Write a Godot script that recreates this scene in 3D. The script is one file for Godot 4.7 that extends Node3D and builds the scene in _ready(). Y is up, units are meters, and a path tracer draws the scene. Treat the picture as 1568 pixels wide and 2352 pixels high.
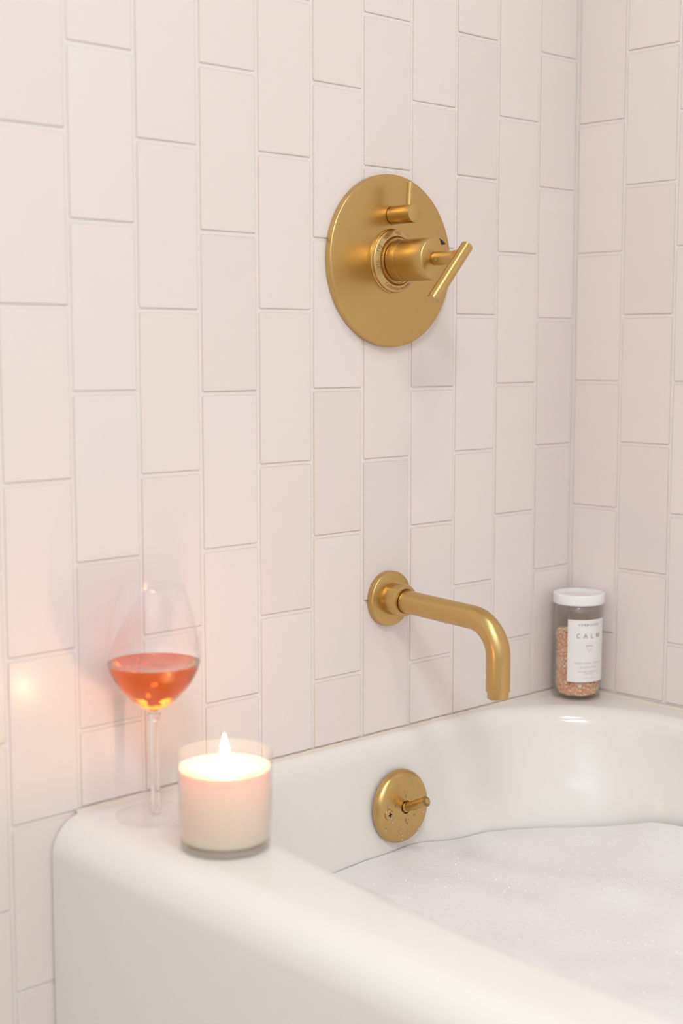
extends Node3D
# A tiled tub alcove. The origin is the corner where the faucet wall (z = 0) meets the long wall (x = 0); y is up.

const RIM := -0.465            # height of the tub's rim
const FLOOR := -0.87
const CEIL := 1.56
const VALVE := Vector3(-0.3275, 0.058, 0.0)
const SPOUT := Vector3(-0.327, -0.311, 0.0)

var M := {}
var rng := RandomNumberGenerator.new()


# ---------------------------------------------------------------- mesh building
class Geo:
	var v := PackedVector3Array()
	var n := PackedVector3Array()
	var uv := PackedVector2Array()
	var idx := PackedInt32Array()
	var tint := PackedColorArray()
	var xf := Transform3D.IDENTITY

	func vert(p: Vector3, normal: Vector3, t := Vector2.ZERO) -> int:
		v.append(xf * p)
		n.append((xf.basis * normal).normalized())
		uv.append(t)
		return v.size() - 1

	func tri(a: int, b: int, c: int) -> void:
		var f := (v[b] - v[a]).cross(v[c] - v[a])
		if f.length_squared() < 1e-22:
			return
		if f.dot(n[a] + n[b] + n[c]) > 0.0:
			idx.append_array(PackedInt32Array([a, c, b]))
		else:
			idx.append_array(PackedInt32Array([a, b, c]))

	func quad(a: int, b: int, c: int, d: int) -> void:
		tri(a, b, c)
		tri(a, c, d)

	# profile of (radius, height) points turned round the y axis; corners sharper than 40 degrees stay sharp. Outside is to the right when the profile runs upwards.
	func lathe(profile: Array, seg := 48) -> void:
		var dirs := []
		for i in profile.size() - 1:
			var d: Vector2 = (profile[i + 1] - profile[i]).normalized()
			dirs.append(Vector2(d.y, -d.x))
		var along := 0.0
		for i in dirs.size():
			var a: Vector2 = profile[i]
			var b: Vector2 = profile[i + 1]
			var na: Vector2 = dirs[i]
			var nb: Vector2 = dirs[i]
			if i > 0 and dirs[i - 1].dot(dirs[i]) > 0.77:
				na = (dirs[i - 1] + dirs[i]).normalized()
			if i < dirs.size() - 1 and dirs[i + 1].dot(dirs[i]) > 0.77:
				nb = (dirs[i + 1] + dirs[i]).normalized()
			var first := v.size()
			for k in seg + 1:
				var t := TAU * k / seg
				var c := cos(t)
				var s := sin(t)
				vert(Vector3(a.x * c, a.y, a.x * s), Vector3(na.x * c, na.y, na.x * s), Vector2(float(k) / seg, along))
				vert(Vector3(b.x * c, b.y, b.x * s), Vector3(nb.x * c, nb.y, nb.x * s), Vector2(float(k) / seg, along + a.distance_to(b)))
			for k in seg:
				var q := first + k * 2
				quad(q, q + 2, q + 3, q + 1)
			along += a.distance_to(b)

	# round tube through points with a radius at each; flat caps
	func tube(pts: Array, radii: Array, seg := 32, caps := true) -> void:
		var side := Vector3.RIGHT
		var rings := []
		for i in pts.size():
			var d: Vector3 = ((pts[mini(i + 1, pts.size() - 1)] as Vector3) - (pts[maxi(i - 1, 0)] as Vector3)).normalized()
			if i == 0 and absf(d.dot(side)) > 0.9:
				side = Vector3.UP
			side = (side - d * side.dot(d)).normalized()
			var up := d.cross(side)
			var first := v.size()
			for k in seg + 1:
				var t := TAU * k / seg
				var o := side * cos(t) + up * sin(t)
				vert(pts[i] + o * radii[i], o, Vector2(float(k) / seg, float(i)))
			rings.append(first)
			if caps and (i == 0 or i == pts.size() - 1):
				var outward := -d if i == 0 else d
				var mid := vert(pts[i], outward)
				var f2 := v.size()
				for k in seg + 1:
					vert(xf.affine_inverse() * v[first + k], outward)
				for k in seg:
					tri(mid, f2 + k, f2 + k + 1)
		for i in rings.size() - 1:
			for k in seg:
				quad(rings[i] + k, rings[i] + k + 1, rings[i + 1] + k + 1, rings[i + 1] + k)

	func box(lo: Vector3, hi: Vector3) -> void:
		for axis in 3:
			for s in [0, 1]:
				var nn := Vector3.ZERO
				nn[axis] = -1.0 if s == 0 else 1.0
				var q := []
				for k in [[0, 0], [1, 0], [1, 1], [0, 1]]:
					var p := Vector3.ZERO
					p[axis] = lo[axis] if s == 0 else hi[axis]
					p[(axis + 1) % 3] = lo[(axis + 1) % 3] if k[0] == 0 else hi[(axis + 1) % 3]
					p[(axis + 2) % 3] = lo[(axis + 2) % 3] if k[1] == 0 else hi[(axis + 2) % 3]
					q.append(vert(p, nn, Vector2(k[0], k[1])))
				quad(q[0], q[1], q[2], q[3])

	# rows of vertices already added, row-major, each row of the same length
	func grid(first: int, rows: int, cols: int) -> void:
		for i in rows - 1:
			for j in cols - 1:
				quad(first + i * cols + j, first + i * cols + j + 1, first + (i + 1) * cols + j + 1, first + (i + 1) * cols + j)

	func mesh() -> ArrayMesh:
		var a := []
		a.resize(Mesh.ARRAY_MAX)
		a[Mesh.ARRAY_VERTEX] = v
		a[Mesh.ARRAY_NORMAL] = n
		a[Mesh.ARRAY_TEX_UV] = uv
		a[Mesh.ARRAY_INDEX] = idx
		if tint.size() == v.size():
			a[Mesh.ARRAY_COLOR] = tint
		var m := ArrayMesh.new()
		m.add_surface_from_arrays(Mesh.PRIMITIVE_TRIANGLES, a)
		return m


func numbered(called: String, parent: Node) -> String:
	if not parent.has_node(called):
		return called
	var k := 1
	while parent.has_node("%s_%03d" % [called, k]):
		k += 1
	return "%s_%03d" % [called, k]


func obj(called: String, g: Variant, mat: Material, parent: Node = self) -> MeshInstance3D:
	var o := MeshInstance3D.new()
	o.name = numbered(called, parent)
	o.mesh = (g as Geo).mesh() if g is Geo else g
	o.material_override = mat
	parent.add_child(o, true)
	return o


func thing(called: String, label: String, category: String, at := Vector3.ZERO, group := "") -> Node3D:
	var o := Node3D.new()
	o.name = numbered(called, self)
	add_child(o, true)
	o.position = at
	return tag(o, label, category, group)


func tag(o: Node3D, label: String, category: String, group := "") -> Node3D:
	o.set_meta("label", label)
	o.set_meta("category", category)
	if group:
		o.set_meta("group", group)
	return o


func struct(called: String, g: Variant, mat: Material, label: String, category: String) -> MeshInstance3D:
	var o := obj(called, g, mat)
	tag(o, label, category)
	o.set_meta("kind", "structure")
	return o


# ---------------------------------------------------------------- materials
func srgb(r: float, g: float, b: float, a := 1.0) -> Color:
	return Color(r / 255.0, g / 255.0, b / 255.0, a)


func plain(color: Color, rough := 0.5, metal := 0.0) -> StandardMaterial3D:
	var m := StandardMaterial3D.new()
	m.albedo_color = color
	m.roughness = rough
	m.metallic = metal
	return m


func clear(alpha := 0.02) -> StandardMaterial3D:
	var m := plain(Color(1, 1, 1, alpha), 0.02)
	m.transparency = BaseMaterial3D.TRANSPARENCY_ALPHA
	return m


func solid_glass(tint: Color, bend := 0.05) -> StandardMaterial3D:
	var m := plain(Color(tint.r, tint.g, tint.b, 0.0), 0.0)
	m.refraction_enabled = true
	m.refraction_scale = bend
	return m


func noise_map(freq: float, normal: bool, strength := 4.0, seed_ := 1, octaves := 3) -> NoiseTexture2D:
	var f := FastNoiseLite.new()
	f.seed = seed_
	f.frequency = freq
	f.fractal_octaves = octaves
	var t := NoiseTexture2D.new()
	t.noise = f
	t.seamless = true
	t.width = 512
	t.height = 512
	t.as_normal_map = normal
	t.bump_strength = strength
	return t


func glow(color: Color, energy: float) -> StandardMaterial3D:
	var m := plain(color, 0.5)
	m.emission_enabled = true
	m.emission = color
	m.emission_energy_multiplier = energy
	return m


func make_materials() -> void:
	M.tiles = []
	var wavy := noise_map(0.006, true, 3.0, 7, 2)
	for c in [srgb(240, 227, 222), srgb(239, 227, 221), srgb(240, 228, 224), srgb(238, 225, 220), srgb(236, 223, 218), srgb(233, 221, 217)]:
		var t := plain(c, 0.21)
		t.metallic_specular = 0.33
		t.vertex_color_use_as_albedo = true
		t.normal_enabled = true
		t.normal_texture = wavy
		t.normal_scale = 0.12
		t.uv1_triplanar = true
		t.uv1_world_triplanar = true
		t.uv1_scale = Vector3.ONE * 2.3
		M.tiles.append(t)
	var speck := noise_map(0.06, false, 1.0, 3, 4)
	M.grout = plain(srgb(243, 235, 231), 0.85)
	M.grout.heightmap_enabled = true
	M.grout.heightmap_texture = speck
	M.grout.heightmap_scale = 0.06
	M.grout.uv1_triplanar = true
	M.grout.uv1_world_triplanar = true
	M.grout.uv1_scale = Vector3.ONE * 14.0
	M.caulk = plain(srgb(231, 216, 203), 0.7)
	M.caulk.heightmap_enabled = true
	M.caulk.heightmap_texture = speck
	M.caulk.heightmap_scale = 0.05
	M.caulk.uv1_triplanar = true
	M.caulk.uv1_world_triplanar = true
	M.caulk.uv1_scale = Vector3.ONE * 9.0
	M.seam = plain(srgb(233, 220, 211), 0.7)
	M.enamel = plain(srgb(239, 232, 226), 0.16)
	M.paint = plain(srgb(243, 241, 238), 0.8)
	M.floor = plain(srgb(198, 184, 172), 0.4)
	M.white = plain(srgb(245, 243, 240), 0.4)
	var brushed := noise_map(0.35, true, 2.0, 11, 2)
	M.gold = plain(srgb(203, 169, 110), 0.31, 1.0)
	M.gold.normal_enabled = true
	M.gold.normal_texture = brushed
	M.gold.normal_scale = 0.10
	M.gold.uv1_triplanar = true
	M.gold.uv1_scale = Vector3.ONE * 18.0
	M.gold_ring = plain(srgb(206, 175, 120), 0.30, 1.0)
	M.engraved = plain(srgb(132, 92, 48), 0.6, 0.6)
	M.dark = plain(srgb(30, 24, 18), 0.6)
	M.steel = plain(srgb(205, 200, 195), 0.25, 1.0)
	M.clear = clear(0.015)
	M.foot = clear(0.06)
	M.foot.metallic_specular = 0.65
	M.bowl = clear(0.012)
	M.bowl.metallic_specular = 0.36
	M.stem = solid_glass(Color(1, 1, 1))
	M.tumbler_base = clear(0.4)
	M.tumbler_base.albedo_color = Color(0.84, 0.79, 0.72, 0.4)
	M.jar = clear(0.07)
	M.jar.albedo_color = Color(0.60, 0.54, 0.38, 0.05)
	M.wine = solid_glass(srgb(242, 110, 26), 0.034)
	M.wine.metallic_specular = 0.15
	M.drop = solid_glass(Color(1, 1, 1), 0.033)
	M.wax = plain(srgb(247, 230, 212), 0.45)
	M.wax.backlight_enabled = true
	M.wax.backlight = Color(0.5, 0.40, 0.33)
	M.wax.subsurf_scatter_enabled = true
	M.wax.subsurf_scatter_strength = 0.6
	M.wick = plain(srgb(60, 48, 40), 0.9)
	M.flame = glow(Color(1.0, 0.86, 0.62), 6.0)
	M.lid = plain(srgb(246, 243, 241), 0.4)
	M.paper = plain(srgb(240, 234, 231), 0.75)
	M.ink = plain(srgb(120, 112, 104), 0.8)
	M.faint = plain(srgb(204, 194, 184), 0.8)
	M.foam = plain(srgb(243, 237, 237), 0.6)
	M.foam.heightmap_enabled = true
	M.foam.heightmap_texture = noise_map(0.09, false, 1.0, 21, 4)
	M.foam.heightmap_scale = 0.02
	M.foam.uv1_triplanar = true
	M.foam.uv1_world_triplanar = true
	M.foam.uv1_scale = Vector3.ONE * 9.0
	M.bubble = plain(srgb(253, 251, 251), 0.05)  # whiter than the foam: lamp sparkle painted into the bubble colour
	M.lamp = glow(Color(1.0, 0.95, 0.89), 3.0)
	M.fill_glow = glow(Color(0.97, 0.98, 1.0), 2.0)  # glow of the added fill panel
	M.frame = plain(srgb(238, 234, 228), 0.45)


# ---------------------------------------------------------------- camera and light
func make_camera() -> void:
	var cam := Camera3D.new()
	cam.name = "camera"
	add_child(cam)
	var yaw := 0.7526
	var pitch := 0.1116
	cam.position = Vector3(-1.4418, -0.0383, 1.1171)
	var fw := Vector3(sin(yaw) * cos(pitch), -sin(pitch), -cos(yaw) * cos(pitch))
	cam.look_at_from_position(cam.position, cam.position + fw, Vector3.UP)
	cam.near = 0.02
	cam.far = 20.0
	var focal := 12.0 / (1176.0 / 3300.0)      # 24 mm tall sensor
	var att := CameraAttributesPhysical.new()
	att.frustum_near = 0.02
	att.frustum_far = 20.0
	att.frustum_focal_length = focal
	att.frustum_focus_distance = 1.57
	att.exposure_aperture = 2.1
	cam.attributes = att
	cam.current = true


func make_light() -> void:
	var e := Environment.new()
	e.background_mode = Environment.BG_COLOR
	e.background_color = Color(0, 0, 0)
	e.tonemap_mode = Environment.TONE_MAPPER_LINEAR
	e.tonemap_exposure = 1.37
	e.sdfgi_enabled = true
	e.ssao_enabled = true
	e.ssil_enabled = true
	var w := WorldEnvironment.new()
	w.name = "world_environment"
	w.environment = e
	add_child(w)

	# the round ceiling lamp
	var at := Vector3(-0.86, CEIL, 0.92)
	var lamp := thing("ceiling_light", "round white flush ceiling lamp over the front of the tub", "ceiling light", at)
	var g := Geo.new()
	g.lathe([Vector2(0.0, -0.03), Vector2(0.165, -0.03), Vector2(0.17, -0.025), Vector2(0.17, -0.001), Vector2(0.0, -0.001)])
	obj("housing", g, M.white, lamp)
	g = Geo.new()
	g.lathe([Vector2(0.0, -0.052), Vector2(0.06, -0.050), Vector2(0.11, -0.043), Vector2(0.14, -0.030)])
	obj("diffuser", g, M.lamp, lamp)
	var l := AreaLight3D.new()
	l.name = "lamp_light"
	l.area_size = Vector2(0.25, 0.25)
	l.light_color = Color(0.985, 1.0, 0.995)
	l.light_energy = 0.38
	l.area_range = 12.0
	l.shadow_enabled = true
	add_child(l)
	l.look_at_from_position(at + Vector3(0, -0.058, 0), at + Vector3(0, -1, 0), Vector3.FORWARD)

	# added fill panel further into the room, there only to spread soft light
	at = Vector3(-1.85, CEIL, 1.65)
	var panel := thing("added_fill_panel", "added square fill light panel in the ceiling behind the camera", "ceiling light", at)
	g = Geo.new()
	for b in [[-0.32, -0.29, -0.32, 0.32], [0.29, 0.32, -0.32, 0.32], [-0.29, 0.29, -0.32, -0.29], [-0.29, 0.29, 0.29, 0.32]]:
		g.box(Vector3(b[0], -0.022, b[2]), Vector3(b[1], -0.001, b[3]))
	obj("frame", g, M.frame, panel)
	g = Geo.new()
	g.box(Vector3(-0.29, -0.016, -0.29), Vector3(0.29, -0.010, 0.29))
	obj("diffuser", g, M.fill_glow, panel)
	var d := AreaLight3D.new()
	d.name = "added_fill_light"
	d.area_size = Vector2(0.57, 0.57)
	d.light_color = Color(0.92, 0.97, 1.0)
	d.light_energy = 2.0
	d.area_range = 12.0
	d.shadow_enabled = true
	add_child(d)
	d.look_at_from_position(at + Vector3(0, -0.026, 0), at + Vector3(0, -1, 0), Vector3.FORWARD)


# ---------------------------------------------------------------- room shell and tiles
func make_shell() -> void:
	var x0 := -2.4
	var z1 := 2.6
	var t := 0.12
	var g := Geo.new()
	g.box(Vector3(x0 - t, FLOOR - t, -t), Vector3(t, FLOOR, z1 + t))
	struct("floor", g, M.floor, "pale bathroom floor beside the tub", "floor")
	g = Geo.new()
	g.box(Vector3(x0 - t, CEIL, -t), Vector3(t, CEIL + t, z1 + t))
	struct("ceiling", g, M.paint, "plain white painted ceiling", "ceiling")
	g = Geo.new()
	g.box(Vector3(x0 - t, FLOOR, 0), Vector3(x0, CEIL, z1))
	struct("wall_left", g, M.paint, "plain white painted wall opposite the tub", "wall")
	g = Geo.new()
	g.box(Vector3(x0 - t, FLOOR, z1), Vector3(t, CEIL, z1 + t))
	struct("wall_front", g, M.paint, "plain white painted wall behind the camera", "wall")
	tiled_walls()


var tile_cache := {}


# a glazed tile with rounded edges: w wide along local x, h tall along local y, face at z = 0, back at -0.0028
func tile_mesh(w: float, h: float) -> ArrayMesh:
	var key := "%.4f %.4f" % [w, h]
	if tile_cache.has(key):
		return tile_cache[key]
	var g := Geo.new()
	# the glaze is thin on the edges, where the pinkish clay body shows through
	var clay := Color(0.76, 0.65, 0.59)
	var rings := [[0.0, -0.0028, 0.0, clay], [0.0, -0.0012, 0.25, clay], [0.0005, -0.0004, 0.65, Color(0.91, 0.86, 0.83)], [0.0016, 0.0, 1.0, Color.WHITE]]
	var cs := 2
	var per := 4 * (cs + 1)
	for r in rings:
		var inset: float = r[0]
		var rad := 0.0019 - inset
		if rad < 0.0003:
			rad = 0.0003
		for c in 4:
			var sx: float = [1.0, -1.0, -1.0, 1.0][c]
			var sy: float = [1.0, 1.0, -1.0, -1.0][c]
			var cx := sx * (w / 2 - inset - rad)
			var cy := sy * (h / 2 - inset - rad)
			for k in cs + 1:
				var a := PI / 2 * (c + float(k) / cs)
				var o := Vector3(cos(a), sin(a), 0)
				var f: float = r[2]
				g.vert(Vector3(cx, cy, r[1]) + o * rad, o.lerp(Vector3(0, 0, 1), f))
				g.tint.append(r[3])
	for i in rings.size() - 1:
		for k in per:
			var k2 := (k + 1) % per
			g.quad(i * per + k, i * per + k2, (i + 1) * per + k2, (i + 1) * per + k)
	var last := (rings.size() - 1) * per
	for k in range(1, per - 1):
		g.tri(last, last + k, last + k + 1)
	tile_cache[key] = g.mesh()
	return tile_cache[key]


func lay_column(wall: Node3D, turn: Basis, along: Vector3, from: float, to: float, joints: Array, low: float, tones: Dictionary, column: int) -> void:
	var pitch := 0.1556
	var ys := joints.duplicate()
	while ys[0] < 0.70:
		ys.push_front(ys[0] + pitch)
	while ys[-1] > low:
		ys.append(ys[-1] - pitch)
	var gap := 0.0036
	for i in ys.size() - 1:
		var top: float = ys[i]
		var bottom: float = maxf(ys[i + 1], low)
		if top - bottom < 0.012:
			continue
		var w := snappedf(absf(to - from) - gap, 0.0005)
		var h := snappedf(top - bottom - gap, 0.001 if ys[i + 1] >= low else 0.0005)
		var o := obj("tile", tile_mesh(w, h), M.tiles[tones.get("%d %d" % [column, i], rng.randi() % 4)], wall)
		var mid := along * ((from + to) / 2) + Vector3(0, (top + bottom) / 2, 0)
		var tilt := Basis.from_euler(Vector3(rng.randf_range(-0.0022, 0.0022), rng.randf_range(-0.004, 0.004), rng.randf_range(-0.003, 0.003)))
		o.transform = Transform3D(turn * tilt, mid)


func tiled_walls() -> void:
	# the faucet wall
	var g := Geo.new()
	g.box(Vector3(-2.52, FLOOR, -0.12), Vector3(0.12, CEIL, -0.0013))
	var wall := struct("wall_back", g, M.grout, "faucet wall of stacked upright pinkish white glazed tiles", "wall")
	var xs := [0.0, 0.0723, 0.1463, 0.2178, 0.2906, 0.3641, 0.4368, 0.5099, 0.5826, 0.6559, 0.7293, 0.8028, 0.8758, 0.949, 1.022]
	var js := [
		[0.312, 0.1554, 0.0, -0.1544, -0.3078], [0.2303, 0.0756, -0.0779, -0.2334, -0.388], [0.314, 0.1575, 0.0018, -0.155, -0.3112], [0.2308, 0.0755, -0.0802, -0.235, -0.3902],
		[0.313, 0.1558, 0.0, -0.1568, -0.312], [0.2339, 0.0764, -0.0788, -0.234, -0.3894], [0.312, 0.1566, 0.0021, -0.154, -0.3102], [0.2326, 0.0758, -0.08, -0.2345, -0.3904],
		[0.311, 0.1553, -0.0006, -0.1558, -0.3108], [0.2328, 0.0778, -0.0765, -0.2332, -0.3893], [0.312, 0.1562, 0.0008, -0.1553, -0.3118, -0.4658, -0.622], [0.233, 0.078, -0.077, -0.233, -0.388, -0.543],
		[0.312, 0.156, 0.001, -0.155, -0.311], [0.233, 0.078, -0.077, -0.233, -0.388],
	]
	# greyer tiles of the batch, by column from the corner and row from the top; the last entry is shade put into the tile colour
	var grey := {"4 6": 5, "3 5": 5, "7 5": 4, "0 6": 4, "2 4": 4, "0 5": 4, "5 5": 4, "2 3": 4, "9 7": 4}
	for c in js.size():
		lay_column(wall, Basis.IDENTITY, Vector3(-1, 0, 0), xs[c] + (0.0012 if c == 0 else 0.0), xs[c + 1], js[c], RIM + 0.0015 if c < 10 else FLOOR + 0.005, grey, c)
	# the long wall
	g = Geo.new()
	g.box(Vector3(0.0013, FLOOR, -0.0013), Vector3(0.12, CEIL, 2.6))
	wall = struct("wall_right", g, M.grout, "long wall beside the tub in the same upright pinkish white tiles", "wall")
	var zs := [0.0, 0.0711, 0.1451, 0.2185, 0.2920, 0.3655, 0.4390]
	var jr := [[0.2349, 0.0791, -0.0766, -0.231, -0.3877], [0.3124, 0.1569, 0.003, -0.1503, -0.3055], [0.236, 0.081, -0.0753, -0.2322, -0.3871], [0.3124, 0.157, 0.001, -0.154, -0.309], [0.236, 0.080, -0.076, -0.232, -0.387], [0.3124, 0.157, 0.001, -0.154, -0.309]]
	var grey2 := {"1 4": 4, "1 6": 4}
	for c in jr.size():
		lay_column(wall, Basis(Vector3.UP, -PI / 2), Vector3(0, 0, 1), zs[c] + (0.0012 if c == 0 else 0.0), zs[c + 1], jr[c], -0.4605, grey2, c)
	# sealant along the tub and up the corner
	var b := Geo.new()
	bead(b, Vector3(-0.735, RIM - 0.0014, 0.0), Vector3(0.0, RIM - 0.0014, 0.0), Vector3(0, 0, 1), 0.0032)
	struct("trim_1", b, M.caulk, "thin beige sealant line between the faucet wall and the tub", "sealant")
	b = Geo.new()
	bead(b, Vector3(0.0, RIM - 0.0006, 0.0), Vector3(0.0, RIM - 0.0006, 1.5), Vector3(-1, 0, 0), 0.0036)
	struct("trim_2", b, M.caulk, "thin beige sealant line between the long wall and the tub", "sealant")
	b = Geo.new()
	b.tube([Vector3(0.0004, RIM, -0.0004), Vector3(0.0004, 0.8, -0.0004)], [0.0013, 0.0013], 10)
	struct("trim_3", b, M.seam, "pale grout line up the inside corner of the walls", "grout")


# a slightly uneven quarter-round bead
func bead(g: Geo, a: Vector3, b: Vector3, out: Vector3, r: float) -> void:
	var f := FastNoiseLite.new()
	f.seed = 5
	f.frequency = 40.0
	var steps := int(a.distance_to(b) / 0.006)
	var first := g.v.size()
	for i in steps + 1:
		var p := a.lerp(b, float(i) / steps)
		var k := r * (1.0 + 0.35 * f.get_noise_2d(p.x + p.z, 3.0))
		for j in 6:
			var t := PI / 2 * j / 5.0
			var d := out * cos(t) + Vector3.UP * sin(t)
			g.vert(p + out * k * cos(t) + Vector3.UP * k * 1.25 * sin(t), d)
	g.grid(first, steps + 1, 6)


# ---------------------------------------------------------------- the tub
# one ring of the tub: a rounded rectangle; the faucet end narrows towards the apron side by `taper`
func tub_ring(x0: float, x1: float, z0: float, z1: float, r0: float, r1: float, taper: float) -> PackedVector3Array:
	var out := PackedVector3Array()
	var cs := 14
	for c in 4:
		# corners: (x1,z0) (x0,z0) (x0,z1) (x1,z1), with straight runs subdivided between them
		var cx: float = [x1, x0, x0, x1][c]
		var cz: float = [z0, z0, z1, z1][c]
		var sx: float = [-1.0, 1.0, 1.0, -1.0][c]
		var sz: float = [1.0, 1.0, -1.0, -1.0][c]
		var r: float = [r0, r1, r1, r0][c]
		var pts := []
		for k in cs + 1:
			var t := PI / 2 * k / cs
			var a: float = t if c % 2 == 0 else PI / 2 - t
			# a superellipse a little fuller than a circle would be
			pts.append(Vector3(cx + sx * r * (1.0 - cos(a)), 0, cz + sz * r * (1.0 - sin(a))))
		out.append_array(PackedVector3Array(pts))
		# next corner's first point, for the straight run
		var straight := 16
		var nxt := (c + 1) % 4
		var nx: float = [x1, x0, x0, x1][nxt]
		var nz: float = [z0, z0, z1, z1][nxt]
		var nsx: float = [-1.0, 1.0, 1.0, -1.0][nxt]
		var nsz: float = [1.0, 1.0, -1.0, -1.0][nxt]
		var nr: float = [r0, r1, r1, r0][nxt]
		var na := 0.0 if nxt % 2 == 0 else PI / 2
		var q := Vector3(nx + nsx * nr * (1.0 - cos(na)), 0, nz + nsz * nr * (1.0 - sin(na)))
		var p: Vector3 = pts[-1]
		for k in range(1, straight):
			out.append(p.lerp(q, float(k) / straight))
	if taper > 0.0:
		for i in out.size():
			var w: float = clampf((x1 - out[i].x) / (x1 - x0), 0.0, 1.0)
			var f: float = clampf((0.50 - out[i].z) / 0.45, 0.0, 1.0)
			out[i].x += taper * w * w * f * f * (1.5 - 0.5 * f)
	return out


func tub_rings() -> Array:
	var rings := []          # [points, y]
	var add := func(x0: float, x1: float, z0: float, z1: float, r0: float, r1: float, taper: float, y: float) -> void:
		rings.append([tub_ring(x0, x1, z0, z1, r0, r1, taper), y])
	var e := 0.0012
	var ro := 0.036
	add.call(-0.763, -e, e, 1.518, 0.003, 0.003, 0.0, FLOOR + 0.001)
	add.call(-0.763, -e, e, 1.518, 0.003, 0.003, 0.0, -0.70)
	add.call(-0.763, -e, e, 1.518, 0.003, 0.003, 0.0, RIM - ro - 0.03)
	for k in 9:
		var t := PI / 2 * k / 8.0
		add.call(-0.763 + ro * (1.0 - cos(t)), -e, e, 1.518, 0.003, 0.003, 0.0, RIM - ro * (1.0 - sin(t)))
	# flat of the rim
	add.call(-0.712, -0.012, 0.0022, 1.46, 0.09, 0.06, 0.02, RIM)
	add.call(-0.690, -0.030, 0.0035, 1.42, 0.165, 0.13, 0.045, RIM)
	# roll-over into the basin
	for k in range(1, 8):
		var t := PI / 2 * k / 8.0
		add.call(-0.690 + 0.028 * sin(t), -0.030 - 0.017 * sin(t), 0.0035 + 0.0125 * sin(t), 1.42 - 0.03 * sin(t), 0.165 + 0.015 * sin(t), 0.13 + 0.02 * sin(t), 0.045, RIM - 0.024 * (1.0 - cos(t)))
	add.call(-0.659, -0.049, 0.0175, 1.385, 0.19, 0.155, 0.045, -0.51)
	add.call(-0.652, -0.056, 0.0210, 1.36, 0.22, 0.17, 0.045, -0.55)
	add.call(-0.645, -0.064, 0.0245, 1.33, 0.26, 0.19, 0.045, -0.60)
	add.call(-0.630, -0.080, 0.034, 1.26, 0.27, 0.20, 0.04, -0.70)
	add.call(-0.610, -0.100, 0.050, 1.20, 0.26, 0.19, 0.03, -0.77)
	add.call(-0.570, -0.140, 0.090, 1.12, 0.20, 0.16, 0.02, -0.815)
	add.call(-0.520, -0.190, 0.140, 1.05, 0.14, 0.12, 0.0, -0.825)
	return rings


func make_tub() -> void:
	var rings := tub_rings()
	var g := Geo.new()
	var cols: int = rings[0][0].size()
	# positions first, then smooth normals from neighbours
	var P := []
	for r in rings:
		var row := []
		for p in r[0]:
			row.append(Vector3(p.x, r[1], p.z))
		P.append(row)
	for i in P.size():
		for k in cols:
			var du: Vector3 = P[i][(k + 1) % cols] - P[i][(k + cols - 1) % cols]
			var dv: Vector3 = P[mini(i + 1, P.size() - 1)][k] - P[maxi(i - 1, 0)][k]
			if dv.length() < 1e-6:
				dv = Vector3.UP
			var nn := du.cross(dv)
			if i < 3:
				nn.y = 0.0
			g.vert(P[i][k], nn.normalized() if nn.length() > 1e-12 else Vector3.UP)
	# make the normals face outward (up on the rim)
	if g.n[12 * cols + 20].y < 0.0:
		for i in g.n.size():
			g.n[i] = -g.n[i]
	for i in P.size() - 1:
		for k in cols:
			var k2 := (k + 1) % cols
			g.quad(i * cols + k, i * cols + k2, (i + 1) * cols + k2, (i + 1) * cols + k)
	var last := (P.size() - 1) * cols
	var c := g.vert(Vector3(-0.355, -0.826, 0.6), Vector3.UP)
	for k in cols:
		g.tri(c, last + k, last + (k + 1) % cols)
	var tub := thing("bathtub", "white enamelled built-in bathtub with a broad rounded rim, filled with foam", "bathtub")
	obj("basin", g, M.enamel, tub)


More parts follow.
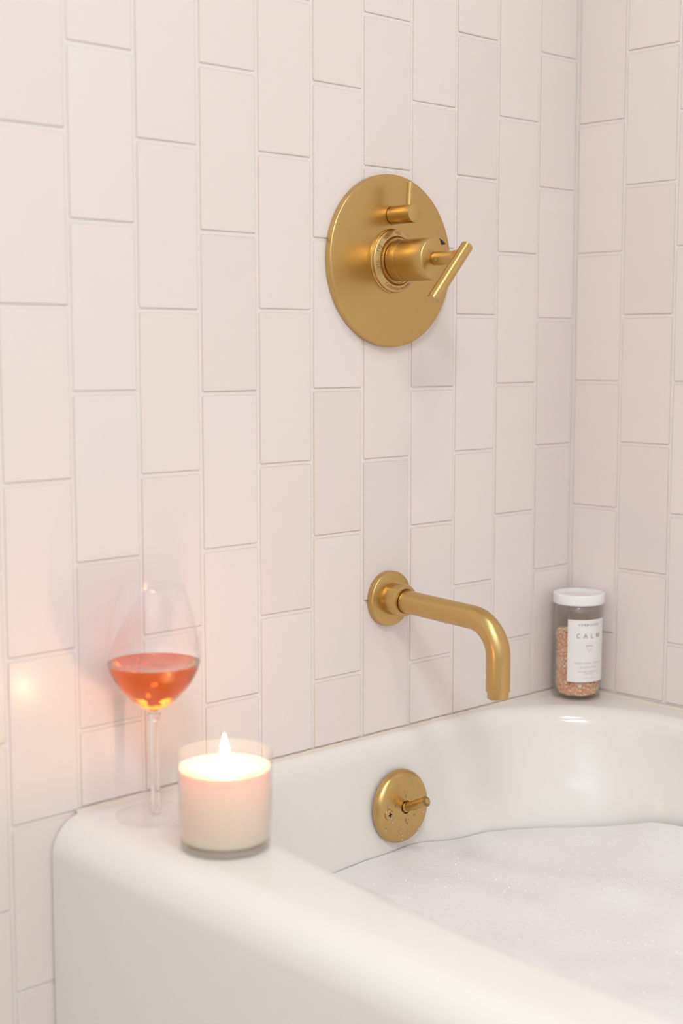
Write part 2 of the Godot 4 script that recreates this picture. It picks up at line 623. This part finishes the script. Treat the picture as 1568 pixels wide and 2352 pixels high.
func make_foam() -> void:
	# concentric rings of the basin's outline at foam height, heaped by noise
	var edge := tub_ring(-0.6430, -0.0655, 0.0255, 1.335, 0.26, 0.19, 0.045)
	var f := FastNoiseLite.new()
	f.seed = 12
	f.frequency = 5.0
	f.fractal_octaves = 2
	var fine := FastNoiseLite.new()
	fine.seed = 2
	fine.frequency = 90.0
	var centre := Vector3(-0.35, 0, 0.6)
	var height := func(p: Vector3, s: float) -> float:
		var y := -0.597 + 0.010 * f.get_noise_2d(p.x, p.z) + 0.0005 * fine.get_noise_2d(p.x, p.z)
		y += 0.012 * smoothstep(0.25, 0.7, p.z) + 0.018 * smoothstep(-0.20, -0.05, p.x) * smoothstep(0.08, 0.25, p.z)
		return y + 0.003 * smoothstep(0.95, 1.0, s)
	var g := Geo.new()
	var rows := 150
	var cols := edge.size()
	# finer points along the outline
	var outline := PackedVector3Array()
	for k in cols:
		for j in 3:
			outline.append(edge[k].lerp(edge[(k + 1) % cols], j / 3.0))
	cols = outline.size()
	for i in rows + 1:
		var s := sqrt(float(i + 0.02) / rows) if i < rows else 1.0
		for k in cols:
			var p := centre.lerp(outline[k], s)
			var h := 0.002
			var y: float = height.call(p, s)
			var nx: float = height.call(p + Vector3(h, 0, 0), s) - y
			var nz: float = height.call(p + Vector3(0, 0, h), s) - y
			g.vert(Vector3(p.x, y, p.z), Vector3(-nx / h, 1, -nz / h))
	for i in rows:
		for k in cols:
			var k2 := (k + 1) % cols
			g.quad(i * cols + k, i * cols + k2, (i + 1) * cols + k2, (i + 1) * cols + k)
	var hub := g.vert(centre + Vector3(0, height.call(centre, 0.0), 0), Vector3.UP)
	for k in cols:
		g.tri(hub, k, (k + 1) % cols)
	var foam := obj("bath_foam", g, M.foam)
	tag(foam, "soft white bath foam with tiny glinting bubbles filling the tub", "foam")
	foam.set_meta("kind", "stuff")
	# single bubbles standing out of the foam
	var ball := SphereMesh.new()
	ball.radius = 1.0
	ball.height = 2.0
	ball.radial_segments = 10
	ball.rings = 6
	var mm := MultiMesh.new()
	mm.transform_format = MultiMesh.TRANSFORM_3D
	mm.mesh = ball
	mm.instance_count = 9000
	var flat := PackedVector2Array()
	for q in edge:
		flat.append(Vector2(q.x, q.z))
	for i in mm.instance_count:
		var p := Vector3(rng.randf_range(-0.64, -0.07), 0, rng.randf_range(0.03, 1.30))
		while not Geometry2D.is_point_in_polygon(Vector2(p.x, p.z), flat):
			p = Vector3(rng.randf_range(-0.64, -0.07), 0, rng.randf_range(0.03, 1.30))
		var r := 0.00028 + 0.0008 * pow(rng.randf(), 5.0)
		mm.set_instance_transform(i, Transform3D(Basis.from_scale(Vector3.ONE * r), Vector3(p.x, height.call(p, 0.5) + r * 0.2, p.z)))
	var b := MultiMeshInstance3D.new()
	b.name = "bubble"
	b.multimesh = mm
	b.material_override = M.bubble
	b.set_meta("kind", "stuff")
	foam.add_child(b, true)


# ---------------------------------------------------------------- brass fittings
# lathes here run along +z, out of the wall
func out_of_wall(at: Vector3) -> Transform3D:
	return Transform3D(Basis(Vector3.RIGHT, PI / 2), at)


func arc_text(words: String, size: float, radius: float, mid_deg: float, inward: bool, z_of: Callable) -> Geo:
	# lettering bent round the z axis
	var g := Geo.new()
	var t := text(words, size)
	var first := 0
	var vs: PackedVector3Array = t[0]
	for p in vs:
		var ang: float
		var r: float
		if inward:
			ang = deg_to_rad(mid_deg) + p.x / radius
			r = radius - p.y
		else:
			ang = deg_to_rad(mid_deg) - p.x / radius
			r = radius + p.y
		g.vert(Vector3(r * cos(ang), r * sin(ang), z_of.call(r) + p.z), Vector3(0, 0, 1))
	var ids: PackedInt32Array = t[1]
	for i in range(0, ids.size(), 3):
		g.tri(first + ids[i], first + ids[i + 1], first + ids[i + 2])
	return g


# flat lettering as [points, triangle indices], `size` metres to the em (TextMesh itself cannot go this small)
func text(words: String, size: float) -> Array:
	var font := SystemFont.new()
	font.font_names = PackedStringArray(["Droid Sans"])
	var t := TextMesh.new()
	t.font = font
	t.text = words
	t.font_size = 48
	t.pixel_size = 0.01
	t.depth = 0.0
	t.curve_step = 1.0
	t.horizontal_alignment = HORIZONTAL_ALIGNMENT_CENTER
	t.vertical_alignment = VERTICAL_ALIGNMENT_CENTER
	var a := t.surface_get_arrays(0)
	var pts := PackedVector3Array()
	for p in a[Mesh.ARRAY_VERTEX]:
		pts.append(p * (size / 0.48))
	return [pts, a[Mesh.ARRAY_INDEX]]


func make_valve() -> void:
	var v := thing("shower_valve", "round brushed gold shower valve plate with a bar handle and temperature dial", "shower valve", VALVE)
	var g := Geo.new()
	g.xf = out_of_wall(Vector3.ZERO)
	g.lathe([Vector2(0.088, 0.0), Vector2(0.0915, 0.0005), Vector2(0.092, 0.001), Vector2(0.092, 0.0066), Vector2(0.0918, 0.0074), Vector2(0.0912, 0.0081), Vector2(0.0903, 0.0085), Vector2(0.089, 0.0086), Vector2(0.06, 0.0086), Vector2(0.0, 0.0086)], 128)
	obj("trim_plate", g, M.gold, v)
	# diverter knob with its little lever
	var dy := 0.0487
	g = Geo.new()
	g.xf = out_of_wall(Vector3(0, dy, 0))
	g.lathe([Vector2(0.0088, 0.0086), Vector2(0.0088, 0.0102), Vector2(0.0097, 0.0104), Vector2(0.0098, 0.011), Vector2(0.0098, 0.0400), Vector2(0.0096, 0.0408), Vector2(0.0090, 0.0411), Vector2(0.0, 0.0411)], 56)
	var knob := obj("diverter_knob", g, M.gold, v)
	g = Geo.new()
	g.tube([Vector3(-0.0003, dy + 0.008, 0.0325), Vector3(0.0014, dy + 0.0315, 0.0325), Vector3(0.00145, dy + 0.0325, 0.0325), Vector3(0.0015, dy + 0.033, 0.0325)], [0.0035, 0.0035, 0.0032, 0.0024], 28)
	obj("diverter_lever", g, M.gold, knob)
	# dial ring with its temperatures
	g = Geo.new()
	g.xf = out_of_wall(Vector3.ZERO)
	g.lathe([Vector2(0.0345, 0.0086), Vector2(0.0345, 0.0100), Vector2(0.0338, 0.0104), Vector2(0.0336, 0.0125), Vector2(0.0332, 0.0135), Vector2(0.0325, 0.0140), Vector2(0.0265, 0.0156), Vector2(0.0262, 0.0150), Vector2(0.0252, 0.0138), Vector2(0.0248, 0.0150), Vector2(0.0243, 0.0172), Vector2(0.0232, 0.0172), Vector2(0.0228, 0.0160), Vector2(0.02, 0.0160)], 96)
	var ring := obj("dial_ring", g, M.gold_ring, v)
	var on_ring := func(r: float) -> float: return 0.01408 + (0.0325 - r) * 0.2667
	for w in [["115", 190.0], ["110", 156.0], ["105", 124.0], ["100", 88.0]]:
		obj("numeral", arc_text(w[0], 0.0052, 0.0296, w[1], false, on_ring), M.engraved, ring)
	obj("lettering", arc_text("California Faucets", 0.0049, 0.0294, 272.0, true, on_ring), M.engraved, ring)
	# body of the handle
	g = Geo.new()
	g.xf = out_of_wall(Vector3.ZERO)
	g.lathe([Vector2(0.0219, 0.0140), Vector2(0.0219, 0.0298), Vector2(0.0216, 0.0300), Vector2(0.0216, 0.0304), Vector2(0.0221, 0.0306), Vector2(0.0223, 0.0312), Vector2(0.0223, 0.0690), Vector2(0.0220, 0.0702), Vector2(0.0213, 0.0711), Vector2(0.0202, 0.0716), Vector2(0.0, 0.0716)], 80)
	var body := obj("handle_body", g, M.gold, v)
	# dark slot at the top of the body's face
	g = Geo.new()
	var first := g.v.size()
	for i in 9:
		var a := deg_to_rad(46.0 + 26.0 * i / 8.0)
		var dip := 0.0042 * sin(PI * i / 8.0)
		g.vert(Vector3(cos(a) * 0.02245, sin(a) * 0.02245, 0.0690), Vector3(cos(a), sin(a), 0.3))
		g.vert(Vector3(cos(a) * 0.0217, sin(a) * 0.0217, 0.0715), Vector3(cos(a), sin(a), 1))
		g.vert(Vector3(cos(a) * (0.0216 - dip), sin(a) * (0.0216 - dip), 0.0719), Vector3(0, 0, 1))
	g.grid(first, 9, 3)
	obj("stop_slot", g, M.dark, body)
	# stem and bar
	g = Geo.new()
	g.tube([Vector3(0, 0, 0.0712), Vector3(0, 0, 0.0735), Vector3(0, 0, 0.0736), Vector3(0, 0, 0.1)], [0.0067, 0.0067, 0.0073, 0.0073], 36)
	var stem := obj("handle_stem", g, M.gold, v)
	g = Geo.new()
	g.xf = Transform3D(Basis(Vector3.BACK, PI / 2 + 0.25), Vector3.ZERO) * Transform3D(Basis.IDENTITY, Vector3(0, 0.0071, 0.0772))
	g.lathe([Vector2(0.0017, 0.0), Vector2(0.0017, 0.0004), Vector2(0.0009, 0.0005), Vector2(0.0008, 0.0001)], 16)
	var screw := obj("set_screw", g, M.steel, stem)
	screw.set_meta("label", "tiny steel set screw")
	var top := Vector3(0.0150, 0.0126, 0.1022)
	var low := Vector3(-0.0366, -0.0445, 0.1022)
	var d := (top - low).normalized()
	g = Geo.new()
	g.tube([low, low + d * 0.0004, low + d * 0.0012, top - d * 0.0012, top - d * 0.0004, top], [0.0057, 0.0062, 0.0065, 0.0065, 0.0062, 0.0057], 40)
	obj("handle_bar", g, M.gold, v)


func make_spout() -> void:
	var s := thing("tub_spout", "brushed gold tub spout reaching out from the wall and bending down", "faucet", SPOUT)
	var g := Geo.new()
	g.xf = out_of_wall(Vector3.ZERO)
	g.lathe([Vector2(0.029, 0.0), Vector2(0.0303, 0.0004), Vector2(0.0306, 0.001), Vector2(0.0306, 0.0072), Vector2(0.0302, 0.0082), Vector2(0.0294, 0.0087), Vector2(0.0165, 0.0090), Vector2(0.0, 0.0090)], 80)
	obj("flange", g, M.gold, s)
	g = Geo.new()
	g.xf = out_of_wall(Vector3.ZERO)
	g.lathe([Vector2(0.0178, 0.0086), Vector2(0.0176, 0.0092), Vector2(0.0175, 0.0100), Vector2(0.0175, 0.0285), Vector2(0.0172, 0.0294), Vector2(0.0165, 0.0298), Vector2(0.0136, 0.0298), Vector2(0.0134, 0.0285), Vector2(0.0125, 0.0280)], 64)
	obj("collar", g, M.gold, s)
	# the bent tube
	var drop := 0.0345
	var bend := 0.038
	var reach := 0.1635
	var pts := []
	pts.append(Vector3(0, 0, 0.02))
	for i in 9:
		pts.append(Vector3(0, -0.0045 * (0.1 + 0.9 * i / 8.0), lerpf(0.03, reach - bend, i / 8.0)))
	for i in range(1, 17):
		var a := PI / 2 * i / 16.0
		pts.append(Vector3(0, -0.0045 - bend * (1.0 - cos(a)), reach - bend + bend * sin(a)))
	for i in range(1, 5):
		pts.append(Vector3(0, -0.0045 - bend - drop * i / 4.0, reach))
	var rad := []
	for p in pts:
		rad.append(0.0127)
	pts.append(pts[-1] + Vector3(0, -0.0006, 0))
	rad.append(0.0121)
	g = Geo.new()
	g.tube(pts, rad, 48)
	obj("tube", g, M.gold, s)
	g = Geo.new()
	g.xf = Transform3D(Basis.IDENTITY, Vector3(0, pts[-1].y - 0.0075, reach))
	g.lathe([Vector2(0.0088, 0.003), Vector2(0.0090, 0.0), Vector2(0.0106, 0.0), Vector2(0.0112, 0.0006), Vector2(0.0113, 0.0012), Vector2(0.0113, 0.0078)], 48)
	obj("aerator", g, M.gold, s)
	# two drops hanging under the tube
	for d in [[-0.0154, 0.0905, 0.0016], [-0.0190, 0.1290, 0.0012]]:
		g = Geo.new()
		g.xf = Transform3D(Basis(Vector3.RIGHT, PI / 2), Vector3(-0.0008, d[0], d[1]))
		bump(g, Vector3(0, 0, -0.0006), d[2], d[2] * 1.2, d[2] * 1.3)
		obj("water_drop", g, M.drop, s)


func make_overflow() -> void:
	var o := thing("overflow_plate", "wet round brushed gold overflow cover with trip lever inside the tub", "overflow cover", Vector3(-0.3305, -0.5425, 0.0225))
	o.rotation.x = -0.06
	var g := Geo.new()
	g.xf = out_of_wall(Vector3.ZERO)
	g.lathe([Vector2(0.0395, 0.0), Vector2(0.0408, 0.001), Vector2(0.0412, 0.002), Vector2(0.0409, 0.0042), Vector2(0.0398, 0.0070), Vector2(0.0382, 0.0092), Vector2(0.0360, 0.0110), Vector2(0.0335, 0.0120), Vector2(0.030, 0.0126), Vector2(0.02, 0.0128), Vector2(0.0075, 0.0128), Vector2(0.0072, 0.0120), Vector2(0.0070, 0.0095), Vector2(0.0, 0.0095)], 96)
	var plate := obj("cover", g, M.gold, o)
	var z := 0.0128
	# lever through the middle
	g = Geo.new()
	g.xf = out_of_wall(Vector3.ZERO)
	g.lathe([Vector2(0.0060, 0.0095), Vector2(0.0060, 0.0125), Vector2(0.0056, 0.0145), Vector2(0.0046, 0.0158), Vector2(0.0030, 0.0165), Vector2(0.0, 0.0167)], 32)
	obj("lever_boss", g, M.gold, o)
	g = Geo.new()
	var a := Vector3(0.0, 0.0005, 0.0150)
	var b := Vector3(0.0006, 0.0115, 0.0435)
	var dir := (b - a).normalized()
	g.tube([a, b - dir * 0.002, b - dir * 0.0006, b + dir * 0.0004, b + dir * 0.0012, b + dir * 0.0016], [0.0050, 0.0055, 0.0060, 0.0058, 0.0048, 0.0028], 32)
	obj("trip_lever", g, M.gold, o)
	# the screw
	g = Geo.new()
	g.xf = out_of_wall(Vector3(-0.0262, -0.0030, z - 0.0004))
	g.lathe([Vector2(0.0068, -0.0004), Vector2(0.0067, 0.0006), Vector2(0.0059, 0.0004), Vector2(0.0058, 0.0010), Vector2(0.0046, 0.0017), Vector2(0.0, 0.0020)], 32)
	var screw := obj("screw", g, M.gold_ring, o)
	g = Geo.new()
	for k in 2:
		g.xf = Transform3D(Basis(Vector3.BACK, PI / 2 * k + 0.2), Vector3(-0.0262, -0.0030, z + 0.0014))
		g.box(Vector3(-0.0026, -0.0008, -0.0004), Vector3(0.0026, 0.0008, 0.0004))
	obj("cross_recess", g, M.dark, screw)
	# water on the cover
	var r2 := RandomNumberGenerator.new()
	r2.seed = 41
	var drops := Geo.new()
	for i in 44:
		var t := r2.randf() * TAU
		var rr := 0.037 * sqrt(r2.randf_range(0.08, 1.0))
		if i < 16:
			t = deg_to_rad(-90.0 + r2.randf_range(-60, 60))
		var p := Vector3(cos(t) * rr, sin(t) * rr, z + (0.0 if rr < 0.030 else -(rr - 0.030) * 0.26))
		var s := r2.randf_range(0.0005, 0.0013)
		bump(drops, p, s, s * r2.randf_range(1.2, 2.2), s * 0.7)
	var w := obj("water_droplets", drops, M.drop, plate)
	w.set_meta("kind", "stuff")


# a lens of water lying on a face that looks along +z
func bump(g: Geo, at: Vector3, rx: float, ry: float, rz: float) -> void:
	var first := g.v.size()
	for i in 5:
		var u := PI / 2 * i / 4.0
		for k in 13:
			var t := TAU * k / 12.0
			var o := Vector3(cos(t) * cos(u), sin(t) * cos(u), sin(u))
			g.vert(at + Vector3(o.x * rx, o.y * ry, o.z * rz), Vector3(o.x / rx, o.y / ry, o.z / rz).normalized())
	g.grid(first, 5, 13)
	var c := g.vert(at, Vector3(0, 0, -1))
	var f2 := g.v.size()
	var back := g.xf.affine_inverse()
	for k in 13:
		g.vert(back * g.v[first + k], Vector3(0, 0, -1))
	for k in 12:
		g.tri(c, f2 + k, f2 + k + 1)


func make_wall_drops() -> void:
	var g := Geo.new()
	# offsets from the spout's axis
	for d in [[0.0135, -0.036, 1.3], [0.0318, -0.0365, 1.2], [0.0035, -0.0440, 0.7], [0.0085, -0.0485, 0.9], [0.0145, -0.0505, 0.7], [0.0165, -0.0565, 0.9], [-0.0015, -0.0585, 0.9], [-0.0175, -0.0530, 0.7], [-0.034, 0.006, 0.8], [-0.0335, -0.018, 0.6], [0.031, 0.004, 0.6], [-0.008, -0.050, 0.4], [0.006, -0.0555, 0.5]]:
		var s: float = d[2] * 0.0011
		bump(g, Vector3(SPOUT.x + d[0], SPOUT.y + d[1], 0.0002), s, s * 1.15, s * 0.6)
	var o := obj("water_droplets", g, M.clear)
	tag(o, "scattered clear water droplets on the tile below the spout", "water droplets")
	o.set_meta("kind", "stuff")


# ---------------------------------------------------------------- things on the rim
func spline(keys: Array, steps: int) -> Array:
	var c := Curve2D.new()
	for i in keys.size():
		var p: Vector2 = keys[i]
		var a: Vector2 = keys[maxi(i - 1, 0)]
		var b: Vector2 = keys[mini(i + 1, keys.size() - 1)]
		c.add_point(p, -(b - a) / 6.0, (b - a) / 6.0)
	var out := []
	for i in keys.size() - 1:
		for k in steps:
			out.append(c.sample(i, float(k) / steps))
	out.append(keys[-1])
	return out


func make_glass() -> void:
	var at := Vector3(-0.6860, RIM, 0.0590)
	var t := thing("wine_glass", "tall stemmed wine glass holding pink wine on the tub rim", "wine glass", at)
	# outer shape of the bowl, heights above the rim of the tub
	var outer := [Vector2(0.0040, 0.0965), Vector2(0.0120, 0.1015), Vector2(0.0220, 0.1092), Vector2(0.0333, 0.1218), Vector2(0.0408, 0.1350), Vector2(0.0442, 0.1470), Vector2(0.0441, 0.1560), Vector2(0.0424, 0.1665), Vector2(0.0382, 0.1840), Vector2(0.0330, 0.2020), Vector2(0.0292, 0.2150)]
	var wall := spline(outer, 5)
	var inner := []
	for p in wall:
		inner.push_front(Vector2(maxf(p.x - 0.0009, 0.0), p.y + (0.0020 if p.x < 0.012 else 0.0006 if p.x < 0.03 and p.y < 0.14 else 0.0)))
	var g := Geo.new()
	var prof := []
	var cup := [Vector2(0.0, 0.0960)]
	for p in wall:
		if p.y <= 0.1440:
			cup.append(p)
		else:
			if prof.is_empty():
				prof.append(cup[-1])
			prof.append(p)
	prof.append(Vector2(0.0288, 0.2154))
	# the inner skin stops at the wine, where glass and wine hardly mirror
	for p in inner:
		if p.y > 0.1440:
			prof.append(p)
	g.lathe(prof, 96)
	var bowl := obj("bowl", g, M.clear, t)
	g = Geo.new()
	g.lathe(cup, 96)
	obj("bowl_base", g, M.bowl, bowl)
	g = Geo.new()
	g.lathe(spline([Vector2(0.0, 0.0030), Vector2(0.0048, 0.0060), Vector2(0.0042, 0.0140), Vector2(0.0038, 0.0400), Vector2(0.0038, 0.0750), Vector2(0.0042, 0.0880), Vector2(0.0056, 0.0958), Vector2(0.0, 0.0960)], 8), 40)
	obj("stem", g, M.stem, t)
	g = Geo.new()
	g.lathe([Vector2(0.0, 0.0003), Vector2(0.0360, 0.0003), Vector2(0.0372, 0.0008), Vector2(0.0374, 0.0014), Vector2(0.0368, 0.0019), Vector2(0.030, 0.0023), Vector2(0.020, 0.0028), Vector2(0.011, 0.0036), Vector2(0.0065, 0.0048), Vector2(0.0046, 0.0064), Vector2(0.0, 0.0066)], 80)
	obj("foot", g, M.foot, t)
	# the wine is a thing of its own
	var level := 0.1440
	prof = [Vector2(0.0, 0.0986)]
	var last := Vector2.ZERO
	for i in range(inner.size() - 1, -1, -1):
		var p: Vector2 = inner[i]
		if p.y < level and p.x > 0.002:
			last = Vector2(p.x - 0.00025, p.y + 0.0004)
			prof.append(last)
	prof.append(Vector2(last.x + 0.0004, level))
	prof.append(Vector2(last.x - 0.0012, level - 0.0004))
	prof.append(Vector2(0.0, level - 0.0004))
	g = Geo.new()
	g.lathe(prof, 96)
	var wine := obj("rose_wine", g, M.wine)
	wine.position = at
	tag(wine, "orange pink wine filling the lower half of the glass bowl", "wine")


func make_candle() -> void:
	var at := Vector3(-0.6893, RIM, 0.1662)
	var c := thing("candle", "lit white candle in a clear glass tumbler on the tub rim", "candle", at)
	var g := Geo.new()
	g.lathe([Vector2(0.0, 0.0072), Vector2(0.0392, 0.0072), Vector2(0.0415, 0.0830), Vector2(0.0411, 0.0836), Vector2(0.0404, 0.0836), Vector2(0.0400, 0.0830), Vector2(0.0379, 0.0078), Vector2(0.0, 0.0078)], 96)
	var holder := obj("glass_tumbler", g, M.clear, c)
	g = Geo.new()
	g.lathe([Vector2(0.0, 0.0004), Vector2(0.0365, 0.0004), Vector2(0.0382, 0.0012), Vector2(0.0388, 0.0025), Vector2(0.0391, 0.0070), Vector2(0.0, 0.0070)], 96)
	obj("thick_base", g, M.tumbler_base, holder)
	g = Geo.new()
	g.lathe([Vector2(0.0, 0.0082), Vector2(0.0374, 0.0082), Vector2(0.0380, 0.0090), Vector2(0.0396, 0.0690), Vector2(0.0394, 0.0706), Vector2(0.0385, 0.0699), Vector2(0.0370, 0.0695), Vector2(0.0, 0.0692)], 96)
	obj("wax", g, M.wax, c)
	g = Geo.new()
	g.tube([Vector3(0, 0.0688, 0), Vector3(0.0003, 0.074, 0), Vector3(0.0010, 0.0780, 0.0004)], [0.0008, 0.0008, 0.0006], 10)
	obj("wick", g, M.wick, c)
	g = Geo.new()
	g.xf = Transform3D(Basis.IDENTITY, Vector3(0, 0.0745, 0))
	g.lathe(spline([Vector2(0.0, 0.0), Vector2(0.0030, 0.0018), Vector2(0.0043, 0.0058), Vector2(0.0037, 0.0120), Vector2(0.0021, 0.0185), Vector2(0.0008, 0.0232), Vector2(0.0, 0.0255)], 5), 28)
	obj("flame", g, M.flame, c)
	# the flame's light: four small upright faces inside the flame, and the faint core that marks the mesh as a flame with a lamp in it
	var core := OmniLight3D.new()
	core.name = "flame_core_light"
	core.light_color = Color(1.0, 0.74, 0.5)
	core.light_energy = 0.00004
	core.light_size = 0.004
	core.omni_range = 8.0
	core.omni_attenuation = 2.0
	core.shadow_enabled = true
	add_child(core)
	core.position = at + Vector3(0, 0.084, 0)
	for k in 4:
		var l := AreaLight3D.new()
		l.name = "flame_light_%d" % (k + 1)
		l.area_size = Vector2(0.004, 0.013)
		l.light_color = Color(1.0, 0.76, 0.53)
		l.light_energy = 0.0038
		l.area_range = 8.0
		l.shadow_enabled = true
		add_child(l)
		var out := Vector3(cos(PI / 2 * k), 0, sin(PI / 2 * k))
		l.look_at_from_position(at + Vector3(0, 0.083, 0) + out * 0.001, at + Vector3(0, 0.083, 0) + out, Vector3.UP)


func make_jar() -> void:
	var at := Vector3(-0.0328, RIM + 0.0008, 0.0405)
	var j := thing("bath_salt_jar", "glass jar of bath salts with a white lid and paper label in the corner", "jar", at)
	var g := Geo.new()
	var R := 0.0293
	var outer := [Vector2(0.0, 0.0), Vector2(0.0225, 0.0), Vector2(0.0252, 0.0006), Vector2(0.0274, 0.0022), Vector2(0.0288, 0.0048), Vector2(R, 0.0080), Vector2(R, 0.1080), Vector2(0.0288, 0.1120), Vector2(0.0272, 0.1150), Vector2(0.0262, 0.1180), Vector2(0.0262, 0.1290)]
	var inner := [Vector2(0.0246, 0.1290), Vector2(0.0246, 0.1180), Vector2(0.0256, 0.1140), Vector2(0.0274, 0.1100), Vector2(0.0276, 0.1080), Vector2(0.0276, 0.0090), Vector2(0.0268, 0.0062), Vector2(0.0245, 0.0045), Vector2(0.0, 0.0042)]
	outer.append_array(inner)
	g.lathe(outer, 80)
	obj("glass_body", g, M.jar, j)
	g = Geo.new()
	g.lathe([Vector2(0.0268, 0.1290), Vector2(0.0268, 0.1180), Vector2(0.0306, 0.1180), Vector2(0.0312, 0.1186), Vector2(0.0314, 0.1194), Vector2(0.0314, 0.1292), Vector2(0.0311, 0.1302), Vector2(0.0302, 0.1308), Vector2(0.0282, 0.1310), Vector2(0.0276, 0.1306), Vector2(0.0, 0.1306)], 80)
	obj("lid", g, M.lid, j)
	# paper label wrapped round the glass; angle 0 looks at the room's corner opening, positive turns to the right-hand side
	var face := (Vector3(-1.4418, 0, 1.1171) - Vector3(at.x, 0, at.z)).normalized()
	var side := Vector3(face.z, 0, -face.x)
	var a0 := deg_to_rad(-25.0)
	var a1 := deg_to_rad(80.0)
	var am := (a0 + a1) / 2
	var low := 0.0240
	var high := 0.1010
	g = Geo.new()
	var on := func(a: float, r: float, y: float) -> Vector3: return (face * cos(a) + side * sin(a)) * r + Vector3(0, y, 0)
	for layer in [[R + 0.0003, 1.0], [R + 0.00005, -1.0]]:
		var first := g.v.size()
		for i in 33:
			var a := lerpf(a0, a1, i / 32.0)
			for y in [low, high]:
				g.vert(on.call(a, layer[0], y), on.call(a, 1.0, 0.0) * layer[1])
		g.grid(first, 33, 2)
	var label := obj("paper_label", g, M.paper, j)
	var lines := [["H E R B I V O R E", 0.0038, 0.0948, false], ["C  A  L  M", 0.0078, 0.0812, false], ["YLANG YLANG + ORANGE", 0.0033, 0.0478, true], ["SOAKING SALTS", 0.0033, 0.0424, true], ["NATURAL BATH SALTS", 0.0027, 0.0371, true], ["PINK SALT", 0.0027, 0.0344, true], ["8 OZ / 226 G", 0.0027, 0.0290, true]]
	var bend := func(src: Geo, p: Vector3, y: float) -> int:
		var a: float = am + p.x / R
		return src.vert(on.call(a, R + 0.0005, y + p.y), on.call(a, 1.0, 0.0))
	for ln in lines:
		var m := text(ln[0], ln[1])
		var tg := Geo.new()
		for p in m[0]:
			bend.call(tg, p, ln[2])
		var ids: PackedInt32Array = m[1]
		for i in range(0, ids.size(), 3):
			tg.tri(ids[i], ids[i + 1], ids[i + 2])
		obj("lettering", tg, M.faint if ln[3] else M.ink, label)
	# the outlined triangle, point down
	g = Geo.new()
	var tri_out := [Vector2(-0.0050, 0.0043), Vector2(0.0050, 0.0043), Vector2(0.0, -0.0043)]
	for k in 3:
		var p: Vector2 = tri_out[k]
		var q: Vector2 = tri_out[(k + 1) % 3]
		var first := g.v.size()
		for i in 9:
			var along := p.lerp(q, i / 8.0)
			for k2 in [1.0, 0.78]:
				bend.call(g, Vector3(along.x * k2, along.y * k2 + 0.0002, 0), 0.0652)
		g.grid(first, 9, 2)
	obj("triangle_emblem", g, M.faint, label)
	# the salt inside: a core and loose crystals round it
	var salt := Node3D.new()
	salt.name = "bath_salts"
	add_child(salt, true)
	salt.position = at
	tag(salt, "coarse orange pink bath salt crystals filling the jar below its label top", "bath salts")
	salt.set_meta("kind", "stuff")
	var r3 := RandomNumberGenerator.new()
	r3.seed = 9
	for tone in 4:
		var shape := crystal(r3)
		var mm := MultiMesh.new()
		mm.transform_format = MultiMesh.TRANSFORM_3D
		mm.mesh = shape
		var count: int = [1000, 800, 560, 160][tone]
		mm.instance_count = count
		for i in count:
			var s := r3.randf_range(0.0011, 0.0024)
			var t := r3.randf() * TAU
			var y := r3.randf_range(0.0062, 0.0850 - 0.002)
			var rr := r3.randf_range(0.0225, 0.0272 - s)
			if y < 0.012:
				rr -= (0.012 - y) * 0.5
			if i % 7 == 0:
				rr = 0.025 * sqrt(r3.randf())
				y = 0.0835 + r3.randf_range(-0.002, 0.002) + 0.003 * cos(t * 2.0)
			mm.set_instance_transform(i, Transform3D(Basis.from_euler(Vector3(r3.randf() * TAU, r3.randf() * TAU, r3.randf() * TAU)).scaled(Vector3.ONE * s), Vector3(cos(t) * rr, y, sin(t) * rr)))
		var o := MultiMeshInstance3D.new()
		o.name = numbered("salt_crystals", salt)
		o.multimesh = mm
		o.material_override = plain([srgb(250, 196, 156), srgb(252, 220, 190), srgb(240, 158, 114), srgb(253, 238, 224)][tone], 0.35)
		o.set_meta("kind", "stuff")
		salt.add_child(o, true)
	g = Geo.new()
	g.lathe([Vector2(0.0, 0.0055), Vector2(0.0215, 0.0055), Vector2(0.0238, 0.0090), Vector2(0.0240, 0.0820), Vector2(0.0, 0.0830)], 40)
	var core := obj("packed_salt", g, plain(srgb(236, 174, 134), 0.6), salt)
	core.set_meta("kind", "stuff")


func crystal(r: RandomNumberGenerator) -> ArrayMesh:
	# a chipped lump: an icosahedron with its corners pushed about
	var g := Geo.new()
	var p := []
	var t := (1.0 + sqrt(5.0)) / 2.0
	for q in [[-1, t, 0], [1, t, 0], [-1, -t, 0], [1, -t, 0], [0, -1, t], [0, 1, t], [0, -1, -t], [0, 1, -t], [t, 0, -1], [t, 0, 1], [-t, 0, -1], [-t, 0, 1]]:
		p.append(Vector3(q[0], q[1], q[2]).normalized() * r.randf_range(0.75, 1.2))
	for f in [[0, 11, 5], [0, 5, 1], [0, 1, 7], [0, 7, 10], [0, 10, 11], [1, 5, 9], [5, 11, 4], [11, 10, 2], [10, 7, 6], [7, 1, 8], [3, 9, 4], [3, 4, 2], [3, 2, 6], [3, 6, 8], [3, 8, 9], [4, 9, 5], [2, 4, 11], [6, 2, 10], [8, 6, 7], [9, 8, 1]]:
		var nn: Vector3 = (p[f[1]] - p[f[0]]).cross(p[f[2]] - p[f[0]]).normalized()
		if nn.dot(p[f[0]]) < 0:
			nn = -nn
		g.tri(g.vert(p[f[0]], nn), g.vert(p[f[1]], nn), g.vert(p[f[2]], nn))
	return g.mesh()


func _ready() -> void:
	rng.seed = 20
	make_camera()
	make_materials()
	make_light()
	make_shell()
	make_tub()
	make_foam()
	make_valve()
	make_spout()
	make_overflow()
	make_glass()
	make_candle()
	make_jar()
	make_wall_drops()
